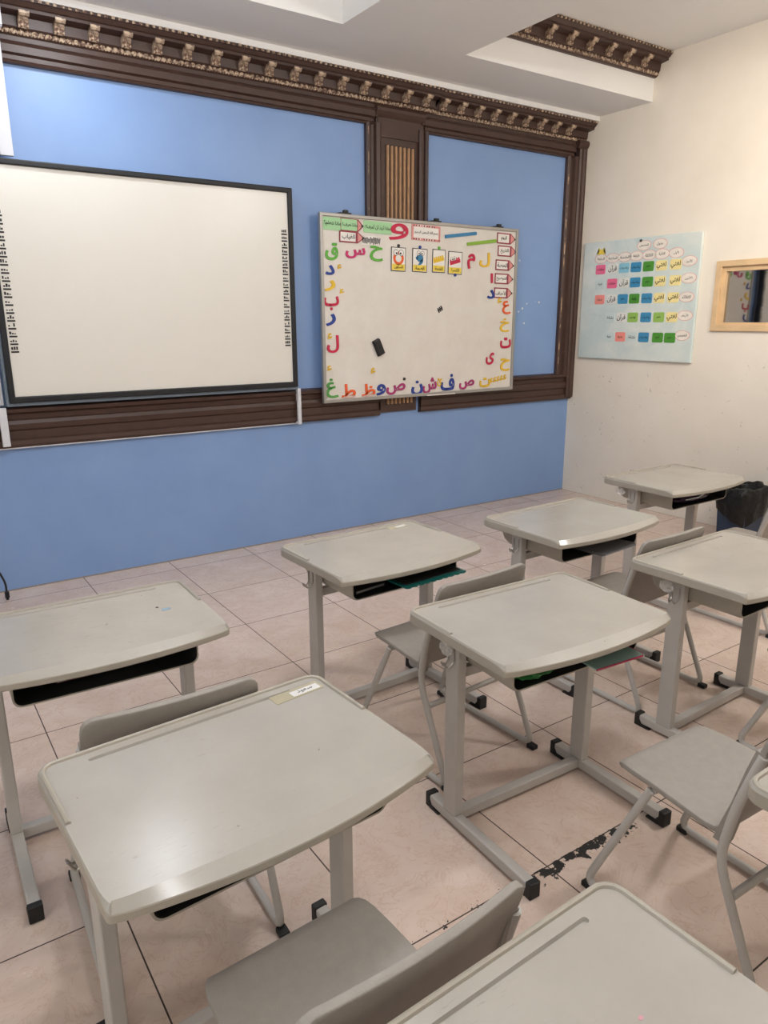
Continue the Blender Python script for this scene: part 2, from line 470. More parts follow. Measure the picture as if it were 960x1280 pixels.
box(bm, XL, 0, -0.165, 0, 3.118, ZS)                # white fillet over the cornice
tag(finish('ceiling', bm, 'ceil'), kind='structure')
# window: timber frame and dark glass
bm = bmesh.new()
for a in ((WY0-0.01, WY1+0.014, WZ1-0.03, WZ1+0.012), (WY0-0.01, WY1+0.014, WZ0-0.012, WZ0+0.036)):
    box(bm, -0.02, 0.05, a[0], a[1], a[2], a[3], 0.004)
for a in ((WY1-0.03, WY1+0.014), (WY0-0.01, WY0+0.04)):
    box(bm, -0.0195, 0.05, a[0], a[1], WZ0+0.03, WZ1-0.025, 0.004)
for a in ((WY0+0.04, WY1-0.03, WZ1-0.062, WZ1-0.03), (WY0+0.04, WY1-0.03, WZ0+0.036, WZ0+0.05)):
    box(bm, 0.004, 0.05, *a)
box(bm, 0.0045, 0.05, WY1-0.058, WY1-0.03, WZ0+0.04, WZ1-0.035)
wf = tag(finish('window_1', bm, 'window_wood'), kind='structure')
bm = bmesh.new(); box(bm, 0.03, 0.036, WY0+0.03, WY1-0.04, WZ0+0.03, WZ1-0.04); finish('glass_pane', bm, 'pane', wf)

# ---- mouldings
def run_x(bm, prof, x0, x1, yb=0, s=-1, mi=0):       # prof: (out, z)
    prism(bm, prof, lambda o, z: (x0, yb+s*o, z), lambda o, z: (x1, yb+s*o, z), mi)
def run_z(bm, prof, z0, z1, mi=0):                   # prof: (x, out)
    prism(bm, prof, lambda x, o: (x, -o, z0), lambda x, o: (x, -o, z1), mi)
CP = [(0, 0), (.02, 0), (.034, .012), (.034, .030), (.044, .036), (.05, .04), (.055, .085), (.118, .094), (.118, .108), (.128, .112), (.142, .128), (.15, .132), (.15, .145), (0, .145)]
BR = [(.05, .037), (.064, .035), (.074, .044), (.072, .056), (.078, .068), (.094, .077), (.112, .08), (.122, .088), (.122, .1), (.05, .1)]
def cornice(name, x0, x1, y0, z0, bx, extra=0.0):
    bm = bmesh.new(); run_x(bm, [(o+(extra if o > 0 else 0), z0+z) for o, z in CP], x0, x1, y0)
    root = tag(finish(name, bm, 'brown'), kind='structure')
    bm = bmesh.new(); n = int((x1-x0)/0.036)         # bead row at the top
    for i in range(n):
        x = x0+(i+0.5)*(x1-x0)/n
        box(bm, x-0.009, x+0.009, y0-extra-0.157, y0-extra-0.148, z0+0.131, z0+0.146, 0.003)
    finish('bead_moulding', bm, 'gilt', root)
    bm = bmesh.new(); n = int((x1-x0)/0.034)         # egg row at the bottom
    for i in range(n):
        x = x0+(i+0.5)*(x1-x0)/n
        m = Matrix.Translation((x, y0-extra-0.034, z0+0.02)) @ Matrix.Diagonal((0.013, 0.01, 0.013, 1))
        bmesh.ops.create_icosphere(bm, subdivisions=1, radius=1, matrix=m)
        tube(bm, [(x-0.016, y0-extra-0.035, z0+0.008), (x-0.012, y0-extra-0.037, z0+0.026), (x, y0-extra-0.037, z0+0.034), (x+0.012, y0-extra-0.037, z0+0.026), (x+0.016, y0-extra-0.035, z0+0.008)], 0.003, 4)
    finish('egg_moulding', bm, 'gilt', root, True)
    first = None
    for x in bx:
        if first is None:
            bm = bmesh.new()
            prism(bm, [(o, z-0.01) for o, z in BR], lambda o, z: (-0.025, -o, z), lambda o, z: (0.025, -o, z))
            b = first = finish('scroll_bracket', bm, 'gilt', root)
        else:
            b = first.copy(); COL.objects.link(b); b.parent = root
        b.location = (x, y0-extra, z0+0.008)
    return root
sp_ = (4.312-1.719)/15
cornice('trim_1', -7.4, -1.62, 0, 2.972, [-4.312-sp_*k for k in range(1, 16)]+[-4.312+sp_*k for k in range(16)], 0.012)
sp_ = (1.553-0.245)/8
cornice('trim_2', -1.618, -0.002, 0, 2.970, [-1.553+sp_*k for k in range(9)])
sp_ = (1.4-0.205)/6
cornice('trim_3', -1.858, -0.002, TY, 3.312, [-1.4+sp_*k for k in range(-2, 7)])
# architrave below the cornice
AP = [(0, 2.848), (.028, 2.848), (.036, 2.858), (.022, 2.868), (.022, 2.888), (.04, 2.897), (.04, 2.932), (.052, 2.942), (.034, 2.952), (.034, 2.974), (0, 2.974)]
bm = bmesh.new(); run_x(bm, AP, -7.4, -2.1); run_x(bm, AP, -1.72, -0.115)
run_x(bm, [(0, 2.78), (.03, 2.78), (.03, 2.90), (.045, 2.915), (.062, 2.935), (.062, 2.955), (.05, 2.974), (0, 2.974)], -2.12, -1.70)
tag(finish('trim_4', bm, 'brown'), kind='structure')
# dado rail
DP = [(0, .848), (.03, .852), (.038, .868), (.036, .89), (.022, .9), (.022, .945), (.034, .955), (.038, .985), (.03, 1.005), (.018, 1.012), (.022, 1.04), (.045, 1.052), (.05, 1.072), (0, 1.085)]
bm = bmesh.new(); run_x(bm, DP, -7.4, -2.09); run_x(bm, DP, -1.71, -0.0); tag(finish('trim_5', bm, 'brown'), kind='structure')
# stiles round the panels
def stile(name, xa, xb, inner_left, gilt_x, z0=1.06, z1=2.86):
    n = [(0, 0), (0, .03), (.16, .042), (.3, .03), (.38, .018), (.55, .022), (.62, .045), (.85, .05), (1, .04), (1, 0)]
    if not inner_left: n = [(1-a, o) for a, o in n][::-1]
    bm = bmesh.new(); run_z(bm, [(xa+(xb-xa)*a, o) for a, o in n], z0, z1)
    s = tag(finish(name, bm, 'brown'), kind='structure')
    bm = bmesh.new(); tube(bm, [(gilt_x, -0.033, z0+0.02), (gilt_x, -0.033, z1-0.03)], 0.006, 8)
    finish('gilt_edge', bm, 'gilt_edge', s, True)
stile('trim_6', -2.19, -2.075, True, -2.176); stile('trim_7', -1.745, -1.654, False, -1.667)
stile('trim_8', -0.2, -0.075, True, -0.187, 1.06, 2.86)
bm = bmesh.new()                                     # outer post at the corner, with its little capital
run_z(bm, [(-.078, 0), (-.078, .045), (-.065, .055), (-.035, .05), (-.02, .058), (-.002, .058), (-.002, 0)], .872, 2.93)
run_x(bm, [(0, 2.925), (.058, 2.925), (.072, 2.94), (.08, 2.965), (.07, 2.985), (0, 2.985)], -.118, -.002)
tag(finish('trim_9', bm, 'brown'), kind='structure')
# fluted pilaster
bm = bmesh.new(); box(bm, -2.078, -1.742, -0.018, 0, .87, 2.79)
pil = tag(finish('trim_10', bm, 'brown'), kind='structure')
bm = bmesh.new(); box(bm, -2.028, -1.772, -0.0205, -0.017, .925, 2.735); finish('flute_groove', bm, 'dark_slot', pil)
for k in range(7):
    x = -2.022+k*0.0362
    bm = bmesh.new()
    prism(bm, [(0, 0), (.004, .012), (.011, .016), (.018, .012), (.022, 0)], lambda a, o: (x+a, -.02-o, .93), lambda a, o: (x+a, -.02-o, 2.73))
    finish('flute_strip', bm, 'tan', pil)
# blue lower wall skirting line (thin caulk strip where the wall meets the tiles)
bm = bmesh.new(); box(bm, XL, -0.001, -0.005, 0, 0.0005, 0.007); tag(finish('baseboard_front', bm, plain('grey_caulk', (150, 140, 134), 0.7)), kind='structure')

# ------------------------------------------------------------------ white cable trunking
t = empty('cable_trunking', (-2.775, 0, 0.845)); tag(t, 'white plastic cable trunking running below the brown dado rail under the large interactive board', 'trunking')
bm = bmesh.new(); box(bm, -2.4, 0.0, -0.03, -0.001, 0, 0.02, 0.003); o = finish('horizontal_duct', bm, 'white_pl', t)
bm = bmesh.new(); box(bm, -0.028, -0.002, -0.072, -0.052, 0.0, 0.16, 0.003); box(bm, -0.0275, -0.0025, -0.0725, -0.04, 0.16, 0.25, 0.003); box(bm, -0.027, -0.003, -0.053, -0.001, 0.0, 0.018, 0.003)
finish('vertical_duct', bm, 'white_pl', t)
t = empty('cable_trunking', (-4.646, 0, 0.868)); tag(t, 'short white vertical trunking crossing the dado at the left end of the photo', 'trunking')
bm = bmesh.new(); box(bm, -0.02, 0.02, -0.078, -0.054, 0, 0.215, 0.003); box(bm, -0.0195, 0.0195, -0.018, -0.001, 0.225, 1.5, 0.003)
box(bm, -0.0198, 0.0198, -0.077, -0.0505, 0.205, 0.216, 0.002); finish('vertical_duct', bm, 'white_pl', t)
t = empty('cable_trunking', (-4.46, 0, 2.39)); tag(t, 'white vertical trunking above the interactive board crossing the carved cornice', 'trunking')
bm = bmesh.new(); box(bm, -0.035, 0.03, -0.08, -0.056, 0, 0.585, 0.003); box(bm, -0.0345, 0.0295, -0.195, -0.172, 0.575, 0.76, 0.003); box(bm, -0.034, 0.029, -0.185, -0.06, 0.57, 0.585, 0.003)
finish('vertical_duct', bm, 'white_pl', t)

# ------------------------------------------------------------------ interactive board
t = empty('interactive_board', (-3.705, -0.055, 1.108)); tag(t, 'large blank interactive whiteboard with black frame and icon strips down both sides', 'board')
HW, HH = 0.9, 1.268
bm = bmesh.new(); box(bm, -HW+0.02, HW-0.02, -0.0205, 0.035, 0.02, HH-0.02); finish('writing_surface', bm, 'board', t)
bm = bmesh.new()
box(bm, -HW, HW, -0.036, 0.02, HH-0.03, HH, 0.006); box(bm, -HW, HW, -0.036, 0.02, 0, 0.035, 0.006)
box(bm, -HW, -HW+0.032, -0.0355, 0.02, 0.02, HH-0.02, 0.006); box(bm, HW-0.032, HW, -0.0355, 0.02, 0.02, HH-0.02, 0.006)
finish('board_frame', bm, 'frame_black', t)
bm = bmesh.new(); box(bm, -HW-0.012, HW+0.012, -0.01, 0.03, -0.02, 0.004, 0.004); box(bm, -HW-0.013, -HW+0.004, -0.011, 0.03, -0.02, HH-0.2, 0.003)
finish('frame_backing', bm, plain('bluish_grey_backing', (126, 142, 158), 0.4), t)
for sx in (-1, 1):
    rnd = random.Random(5)
    bm = bmesh.new(); zc = 0.275
    cx0 = sx*(HW-0.062); box(bm, cx0-0.021, cx0+0.021, -0.0207, -0.0203, zc-.006, zc+.75, 0, 1)
    for k in range(18):
        z = zc+k*0.0415
        box(bm, cx0-0.02, cx0+0.02, -0.0225, -0.0205, z, z+0.009)
        for q in range(3):
            x = cx0-0.014+q*0.0125
            if rnd.random() < 0.96:
                box(bm, x-0.004, x+0.003+0.003*rnd.random(), -0.0223, -0.0205, z+0.016, z+0.022+0.012*rnd.random())
    o = finish('icon_strip', bm, ['ink', 'board'], t); o['label'] = 'column of small black printed icons'

# ------------------------------------------------------------------ whiteboard and everything on it
WX0, WX1, WZB, WZT = -2.607, -0.784, 0.98, 2.248
t = empty('whiteboard', ((WX0+WX1)/2, -0.075, WZB)); tag(t, 'white magnetic board in aluminium frame covered with coloured Arabic letters', 'board')
hw, hh = (WX1-WX0)/2, WZT-WZB
bm = bmesh.new(); box(bm, -hw+0.01, hw-0.01, -0.006, 0.008, 0.01, hh-0.01); finish('writing_surface', bm, 'wb', t)
bm = bmesh.new()
box(bm, -hw, hw, -0.018, 0.012, hh-0.022, hh, 0.003); box(bm, -hw, hw, -0.018, 0.012, 0, 0.024, 0.003)
box(bm, -hw, -hw+0.024, -0.0175, 0.012, 0.015, hh-0.015, 0.003); box(bm, hw-0.024, hw, -0.0175, 0.012, 0.015, hh-0.015, 0.003)
finish('board_frame', bm, 'alu', t)
for x in (-2.392, -1.605, -0.98):
    bm = bmesh.new(); xx = x-(WX0+WX1)/2
    box(bm, xx-0.045, xx+0.045, 0.0, 0.07, hh+0.0005, hh+0.012, 0.002); box(bm, xx-0.018, xx+0.02, -0.004, 0.02, hh+0.01, hh+0.028, 0.004)
    finish('wall_bracket', bm, 'black', t)
bm = bmesh.new(); box(bm, 0.0, 0.28, -0.028, -0.012, 0.0, 0.008, 0.002); finish('pen_ledge', bm, 'wb', t)
YW = -0.0815                                           # face of the board
def on_board(cx, cz, rot=0):
    c, s = math.cos(rot), math.sin(rot)
    return lambda a, b, d: (cx+c*a-s*b, YW-0.004-d*0.003, cz+s*a+c*b)
letters = [
('ق','GREEN',-2.516,2.003,0.100,0.113,'green letter qaf at the left edge below the pencil card'),
('س','PINK',-2.325,2.001,0.160,0.073,'pink letter sin between the green qaf and the green hah'),
('ح','GREEN',-2.150,2.005,0.109,0.104,'green letter hah left of the smiling ring card'),
('و','RED',-1.957,2.160,0.168,0.113,'large crimson letter waw at the top of the board'),
('د','BLUE',-2.533,1.883,0.072,0.065,'blue letter dal under the green qaf'),
('ر','YEL',-2.536,1.780,0.085,0.073,'yellow letter ra in the left column'),
('ب','RED',-2.527,1.664,0.121,0.095,'crimson letter ba with dot below in the left column'),
('ر','BLUE',-2.534,1.553,0.079,0.083,'blue letter ra in the left column'),
('ل','RED',-2.521,1.389,0.097,0.120,'crimson letter lam in the left column'),
('ء','YEL',-2.456,1.907,0.035,0.031,'tiny yellow hamza right of the blue dal at left'),
('ء','YEL',-2.441,1.745,0.036,0.032,'tiny yellow hamza right of the yellow ra'),
('ء','YEL',-2.544,1.443,0.035,0.041,'tiny yellow hamza just over the crimson lam'),
('ء','YEL',-2.553,1.224,0.036,0.036,'tiny yellow hamza above the green ghayn'),
('ء','YEL',-2.186,1.192,0.039,0.040,'tiny yellow hamza below the black eraser'),
('غ','GREEN2',-2.533,1.083,0.102,0.137,'green dotted letter ghayn in the bottom left corner'),
('ط','ORG',-2.397,1.058,0.118,0.097,'orange letter tah without dot beside the green ghayn'),
('ظ','ORG',-2.225,1.054,0.115,0.090,'orange dotted letter zah left of the blue waw'),
('و','BLUE',-2.116,1.050,0.082,0.082,'blue letter waw in the bottom row'),
('ص','MAG',-1.981,1.048,0.173,0.081,'magenta letter sad beside the blue waw'),
('ن','BLUE',-1.782,1.046,0.109,0.109,'blue letter nun in the bottom row'),
('ش','MAG',-1.661,1.058,0.133,0.123,'magenta three dotted letter shin in the bottom row'),
('ئ','YEL',-1.563,1.079,0.048,0.065,'small yellow letter between the magenta shin and the blue fa'),
('ف','BLUE',-1.483,1.074,0.137,0.128,'blue dotted letter fa in the bottom row'),
('ص','MAG',-1.285,1.046,0.155,0.074,'magenta letter sad right of the blue fa'),
('ت','YEL',-1.092,1.054,0.113,0.078,'yellow letter ta in the bottom row'),
('ح','YEL',-0.875,1.188,0.104,0.104,'yellow letter hah above the bottom right corner'),
('ى','RED',-1.044,1.242,0.087,0.096,'crimson letter ya near the lower right'),
('ت','RED',-0.878,1.364,0.116,0.087,'crimson letter ta in the right column'),
('خ','YEL',-0.896,1.506,0.100,0.108,'yellow dotted letter khah in the right column'),
('ع','ORG',-0.881,1.645,0.090,0.104,'orange letter ayn below the lowest pencil card'),
('ل','YEL',-1.133,2.002,0.108,0.109,'yellow letter lam beside the right pencil cards'),
('م','RED',-1.270,1.986,0.077,0.111,'crimson letter mim right of the face cards'),
('ا','RED',-1.052,1.868,0.024,0.073,'thin crimson letter alif left of the fourth pencil card'),
('د','BLUE',-1.057,1.746,0.079,0.069,'blue letter dal left of the lowest pencil card'),
('ء','YEL',-0.959,1.698,0.048,0.040,'tiny yellow hamza under the lowest pencil card'),
]
for ch, col, cx, cz, w_, h_, lab in letters:
    big = w_ > 0.06 or ch == 'ا'
    bm = bmesh.new(); put_text(bm, ch, on_board(cx, cz), w_, h_, (0.006 if ch == 'و' and col == 'RED' else 0.024) if big else 0.016, 0.02, fit=True)
    tag(finish('foam_letter', bm, col), lab, 'letter', 'coloured letters on the whiteboard')
for k in range(5):
    bm = bmesh.new(); put_text(bm, 'ء', on_board(-1.02+k*0.037, 1.066+k*0.005), 0.032, 0.042, 0.02, 0.02, fit=True)
    tag(finish('foam_letter', bm, 'YEL'), 'tiny yellow hamza in the row of five beside the yellow ta', 'letter', 'row of five tiny yellow hamzas')
# sticks, eraser, dots
def stick(cx, cz, ln, rot, mat, lab):
    bm = bmesh.new(); f = on_board(cx, cz, rot)
    prism(bm, [(-ln/2, -.008), (-ln/2+.004, -.012), (ln/2-.004, -.012), (ln/2, -.008), (ln/2, .008), (ln/2-.004, .012), (-ln/2+.004, .012), (-ln/2, .008)], lambda a, b: f(a, b, -1.1), lambda a, b: f(a, b, 1.5))
    tag(finish('foam_stick', bm, mat), lab, 'stick')
stick(-1.38, 2.172, 0.31, 0.13, 'blue_stick', 'slanted blue stick at the top of the whiteboard')
stick(-1.168, 2.129, 0.30, 0.13, 'green_stick', 'slanted lime green stick beside the pencil cards')
t = empty('board_eraser', (-2.141, YW, 1.357)); tag(t, 'black felt board eraser stuck askew on the whiteboard', 'eraser'); t.rotation_euler = (0, R(65), 0)
bm = bmesh.new(); box(bm, -0.058, 0.058, -0.03, -0.012, -0.028, 0.028, 0.006); finish('handle', bm, 'black', t)
bm = bmesh.new(); box(bm, -0.06, 0.06, -0.014, -0.0005, -0.03, 0.03, 0.003); finish('felt_pad', bm, plain('dark_felt', (34, 32, 32), 0.9), t)
def magnet(cx, cz, r, mat, lab, group=None):
    bm = bmesh.new(); bmesh.ops.create_cone(bm, cap_ends=True, segments=20, radius1=r, radius2=r*0.8, depth=0.008, matrix=Matrix.Translation((cx, YW-0.0045, cz)) @ Matrix.Rotation(R(90), 4, 'X'))
    tag(finish('round_magnet', bm, mat, None, True), lab, 'magnet', group)
magnet(-1.903, 1.119, 0.012, 'black', 'black round dot above the magenta sad at the bottom')
# black scribble stickers
bm = bmesh.new(); f = on_board(-2.197, 2.088)
rnd = random.Random(3)
prism(bm, [(-.08, -.03), (.03, -.032), (.08, -.02), (.082, .012), (.03, .034), (-.05, .03)], lambda a, b: f(a, b, -1.1), lambda a, b: f(a, b, 0.1), 1)
for k in range(17):
    a = -0.07+k*0.0088; h = rnd.uniform(.012, .026)
    prism(bm, [(a, -h), (a+.005, -h), (a+.009, h), (a+.003, h)], lambda a_, b: f(a_, b, 0.1), lambda a_, b: f(a_, b, 0.4), 0)
tag(finish('striped_sticker', bm, ['ink', 'paper']), 'black and white striped sticker right of the left pencil card', 'sticker')
bm = bmesh.new(); f = on_board(-1.569, 1.628, 0.5)
for k in range(3):
    prism(bm, [(-.022+k*.017, -.018), (-.014+k*.017, -.018), (-.012+k*.017, .018), (-.02+k*.017, .018)], lambda a, b: f(a, b, -1.1), lambda a, b: f(a, b, 0.3))
prism(bm, [(-.024, -.004), (.024, -.004), (.024, .004), (-.024, .004)], lambda a, b: f(a, b, -1.1), lambda a, b: f(a, b, 0.2))
tag(finish('small_sticker', bm, 'ink'), 'tiny dark hatched scrap in the middle of the whiteboard', 'sticker')
# cards
def poly(bm, f, pts, d0, d1, mi):
    prism(bm, pts, lambda a, b: f(a, b, d0), lambda a, b: f(a, b, d1), mi)
def rect(a0, a1, b0, b1): return [(a0, b0), (a1, b0), (a1, b1), (a0, b1)]
def word(name, root, s, f, a, b, w_, h_, mat='ink', bold=0.012):
    bm = bmesh.new(); put_text(bm, s, lambda x, y, d: f(x+a, y+b, 0.75), w_, h_, bold)
    return finish(name, bm, mat, root)
def pencil_card(cx, cz, w_, h_, text, lab, fill='paper', edge='pencil_red', group='pencil shaped word cards'):
    f = on_board(cx, cz, R(-1))
    a, b = w_/2, h_/2; n = a-0.055
    bm = bmesh.new()
    poly(bm, f, [(-a, -b), (n, -b), (a, 0), (n, b), (-a, b)], -1.1, 0, 1)
    poly(bm, f, rect(-a+.009, n-.018, -b+.009, b-.009), 0, .2, 0)
    poly(bm, f, [(n, -b+.008), (a-.012, 0), (n, b-.008)], 0, .2, 2)
    poly(bm, f, [(a-.018, -.012), (a, 0), (a-.018, .012)], 0, .4, 3)
    root = tag(finish('pencil_card', bm, [fill, edge, 'pencil_wood', 'ink']), lab, 'card', group)
    word('lettering', root, text, f, -.03, 0, w_-.09, h_*.5)
pencil_card(-2.352, 2.103, 0.204, 0.075, 'الغياب', 'pencil shaped absence card at the upper left of the whiteboard')
for (cx, cz, tx, lab) in ((-.910, 2.170, 'اليوم', 'topmost pencil card in the right column of the whiteboard'), (-.898, 2.076, 'التاريخ', 'second pencil card from the top, right column of the whiteboard'),
                          (-.916, 1.970, 'الحصة', 'third pencil card from the top, right column of the whiteboard'), (-.919, 1.866, 'الموضوع', 'pencil card right of the thin crimson alif'), (-.922, 1.757, 'الأهداف', 'lowest pencil card, right of the blue dal')):
    pencil_card(cx, cz, 0.2, 0.08, tx, lab)
def mint(cx, cz, w_, h_, text, lab, arrow=False):
    f = on_board(cx, cz, R(-1)); a, b = w_/2, h_/2
    bm = bmesh.new()
    if arrow:
        n = a-.045
        poly(bm, f, [(-a, -b), (n, -b), (a, 0), (n, b), (-a, b)], -1.1, .05, 2)
        poly(bm, f, rect(-a+.004, n-.01, -b+.006, b-.004), .05, .2, 0); poly(bm, f, [(n-.004, -b+.008), (a-.012, 0), (n-.004, b-.008)], .05, .2, 1)
        poly(bm, f, [(a-.02, -.014), (a, 0), (a-.02, .014)], .05, .4, 3)
    else: poly(bm, f, rect(-a, a, -b, b), -1.1, 0, 0)
    root = tag(finish('mint_card', bm, ['mint', 'pencil_wood', 'pencil_red', 'ink']), lab, 'card', 'mint green question cards')
    word('lettering', root, text, f, -.02 if arrow else 0, 0, w_*(.66 if arrow else .88), h_*.55)
mint(-2.507, 2.180, 0.149, 0.081, 'ماذا نتعلم؟', 'mint green card in the top left corner of the whiteboard')
mint(-2.349, 2.180, 0.187, 0.082, 'ماذا نعرف؟', 'mint green card with a pencil tip, middle of three', True)
mint(-2.138, 2.178, 0.236, 0.079, 'ماذا أريد أن أعرف؟', 'widest mint green card, left of the large crimson waw')
f = on_board(-1.711, 2.166, R(-1)); bm = bmesh.new(); rnd = random.Random(2)
poly(bm, f, rect(-.132, .132, -.054, .054), -1.1, 0, 1); poly(bm, f, rect(-.115, .115, -.038, .038), 0, .15, 0)
for k in range(22):
    a = -.124+k*.0118
    for b in (-.046, .046):
        if rnd.random() < .7: poly(bm, f, rect(a-.004, a+.004, b-.005, b+.005), 0, .15, 2 if k % 2 else 0)
root = tag(finish('greeting_card', bm, ['paper', 'pencil_wood', 'ink']), 'white card with patterned pink border and one line of writing', 'card')
word('lettering', root, 'بسم الله الرحمن الرحيم', f, 0, 0, .21, .05)
# face cards
def disc(a, b, r, n=24, ry=None): return [(a+r*math.cos(2*math.pi*k/n), b+(ry or r)*math.sin(2*math.pi*k/n)) for k in range(n)]
def eyes(bm, f, a, b, r):
    for s in (-1, 1):
        poly(bm, f, disc(a+s*r*1.05, b, r), .3, .45, 2); poly(bm, f, disc(a+s*r*1.05, b, r*.86), .45, .55, 0); poly(bm, f, disc(a+s*r*.8, b-r*.2, r*.35), .55, .65, 2)
def face_card(cx, cz, w_, h_, kind, text, mag, lab, low=False):
    f = on_board(cx, cz, R(-1)); a, b = w_/2, h_/2
    bm = bmesh.new()
    poly(bm, f, rect(-a, a, -b, b), -1.1, 0, 2); poly(bm, f, rect(-a+.005, a-.005, -b+.005, b-.005), 0, .12, 0); poly(bm, f, rect(-a+.007, a-.007, -b+.007, -b+.05), .12, .2, 1)
    if kind == 'ring':
        poly(bm, f, disc(0, .008, .047), .12, .2, 3); poly(bm, f, disc(0, .006, .026), .2, .28, 0); eyes(bm, f, 0, .045, .022)
    elif kind == 'comma':
        poly(bm, f, disc(0, .018, .03), .12, .25, 3); poly(bm, f, [(.03, .02), (.03, -.01), (.012, -.03), (-.02, -.036), (.004, -.014), (.008, .0)], .12, .25, 3)
        poly(bm, f, [(-.04, .02), (-.02, .03), (-.02, .0), (-.034, .004)], .12, .25, 3); eyes(bm, f, .005, .05, .017)
    else:
        f2 = on_board(cx, cz, R(14)); poly(bm, f2, rect(-.052, .052, -.006, .02), .12, .25, 3)
        for k in range(5): poly(bm, f2, disc(-.04+k*.02, .026, .009), .12, .2, 3)
        if kind == 'bar_eyes': eyes(bm, f2, -.012, .034, .014)
    mm = {'ring': 'ORG', 'comma': 'blue_stick', 'bar': 'YEL', 'bar_eyes': 'RED'}[kind]
    root = tag(finish('face_card', bm, ['paper', 'yel_lab', 'ink', mm]), lab, 'card', 'framed picture cards on the whiteboard')
    word('lettering', root, text, f, 0, -b+.029, w_*.6, .03)
    magnet(cx+.002, cz+(-b-.004 if low else b+.01), .012, {'k': 'black', 'b': 'BLUE', 'g': 'GREEN'}[mag], {'k': 'black round magnet holding the ring face card', 'b': 'blue round magnet holding the %s card' % ('blue comma face' if not low else 'crimson bar face'), 'g': 'green round magnet over the yellow bar card'}[mag], 'magnets on the picture cards')
face_card(-1.960, 1.974, 0.128, 0.165, 'ring', 'السكون', 'k', 'picture card with an orange ring face, leftmost of four')
face_card(-1.767, 1.974, 0.136, 0.165, 'comma', 'الضمة', 'b', 'picture card with a blue comma shaped face')
face_card(-1.589, 1.976, 0.122, 0.165, 'bar', 'الفتحة', 'g', 'picture card with a pale yellow slanted bar')
face_card(-1.430, 1.968, 0.136, 0.165, 'bar_eyes', 'الكسرة', 'b', 'picture card with a crimson slanted bar face', True)

# ------------------------------------------------------------------ timetable poster on the right wall
t = empty('timetable_poster', (-0.002, -0.668, 1.7)); tag(t, 'pale blue plastic wrapped timetable board with coloured Arabic cards on the cream wall', 'poster')
bm = bmesh.new(); box(bm, -0.026, 0, -0.557, 0.556, -0.478, 0.478, 0.006); finish('wrapped_board', bm, 'film', t)
def pf(y, z): return lambda a, b, d: (-0.027-d*0.002, y+0.668-a, z-1.7+b)
def pcard(y, z, col, text, oval=False, w_=0.1, h_=0.076):
    f = pf(y, z); bm = bmesh.new()
    if oval: pts = disc(0, 0, 0.062, 24, 0.035)
    else:
        a, b, r = w_/2, h_/2, 0.008
        pts = [(-a+r, -b), (a-r, -b), (a, -b+r), (a, b-r), (a-r, b), (-a+r, b), (-a, b-r), (-a, -b+r)]
    if oval: poly(bm, f, disc(0, 0, 0.066, 24, 0.038), -.5, .2, 1); poly(bm, f, pts, .2, .5, 0)
    else: poly(bm, f, pts, -.5, .5, 0)
    root = finish('oval_card' if oval else 'subject_card', bm, [col, 'pencil_wood'], t)
    if text:
        bm = bmesh.new(); put_text(bm, text, lambda x, y_, d: f(x, y_, 0.8), 0.085 if not oval else 0.09, 0.056 if text in ('قرآن', 'لغتي') else 0.024, 0.014)
        finish('lettering', bm, 'ink', root)
rows = [
 (1.954, [(-.304, 'c_pink', 'مهارات'), (-.429, 'c_white', 'قرآن'), (-.545, 'c_sky', 'رياضيات'), (-.659, 'c_blue', 'رياضيات'), (-.777, 'c_green', 'علوم'), (-.896, 'c_yel', 'لغتي'), (-1.022, 'c_yel', 'لغتي')], (-1.136, 1.972, 'الأحد')),
 (1.837, [(-.309, 'c_mist', 'فنية'), (-.433, 'c_pink', 'مهارات'), (-.551, 'c_white', 'قرآن'), (-.662, 'c_blue', 'رياضيات'), (-.78, 'c_green', 'علوم'), (-.895, 'c_yel', 'لغتي'), (-1.03, 'c_yel', 'لغتي')], (-1.145, 1.848, 'الاثنين')),
 (1.711, [(-.316, 'c_salmon', 'بدنية'), (-.438, 'c_white', 'قرآن'), (-.553, 'c_blue', 'علوم'), (-.666, 'c_green', 'فقه'), (-.785, 'c_blue', 'رياضيات'), (-.901, 'c_yel', 'لغتي'), (-1.025, 'c_yel', 'لغتي')], (-1.141, 1.712, 'الثلاثاء')),
 (1.564, [(-.437, 'c_mist', 'نشاط'), (-.552, 'c_white', 'قرآن'), (-.666, 'c_lgreen', 'توحيد'), (-.791, 'c_blue', 'رياضيات'), (-.912, 'c_lgreen', 'علوم'), (-1.029, 'c_yel', 'لغتي')], (-1.143, 1.575, 'الأربعاء')),
 (1.408, [(-.441, 'c_mist', 'فنية'), (-.556, 'c_salmon', 'بدنية'), (-.671, 'c_mist', 'نشاط'), (-.786, 'c_blue', 'رياضيات'), (-.918, 'c_green', 'علوم'), (-1.028, 'c_green', 'علوم')], (-1.136, 1.427, 'الخميس'))]
for z, cs, ov in rows:
    for y, col, tx in cs: pcard(y, z, col, tx)
    pcard(ov[0], ov[1], 'oval', ov[2], True)
for y, tx in ((-.302, 'السابعة'), (-.424, 'السادسة'), (-.543, 'الخامسة'), (-.655, 'الرابعة'), (-.776, 'الثالثة'), (-.892, 'الثانية'), (-1.018, 'الأولى')): pcard(y, 2.039, 'oval', tx, True)
pcard(-.72, 2.115, 'oval', 'الحصص', True); pcard(-.867, 2.116, 'oval', 'جدول', True)
f = pf(-.30, 2.10); bm = bmesh.new()
poly(bm, f, [((.05 if k % 2 else .022)*math.sin(k*math.pi/5), (.045 if k % 2 else .02)*math.cos(k*math.pi/5)-.01) for k in range(10)], -.5, .4, 0)
o = finish('ribbon_bow', bm, 'yel_lab', t); o['label'] = 'small yellow ribbon star'
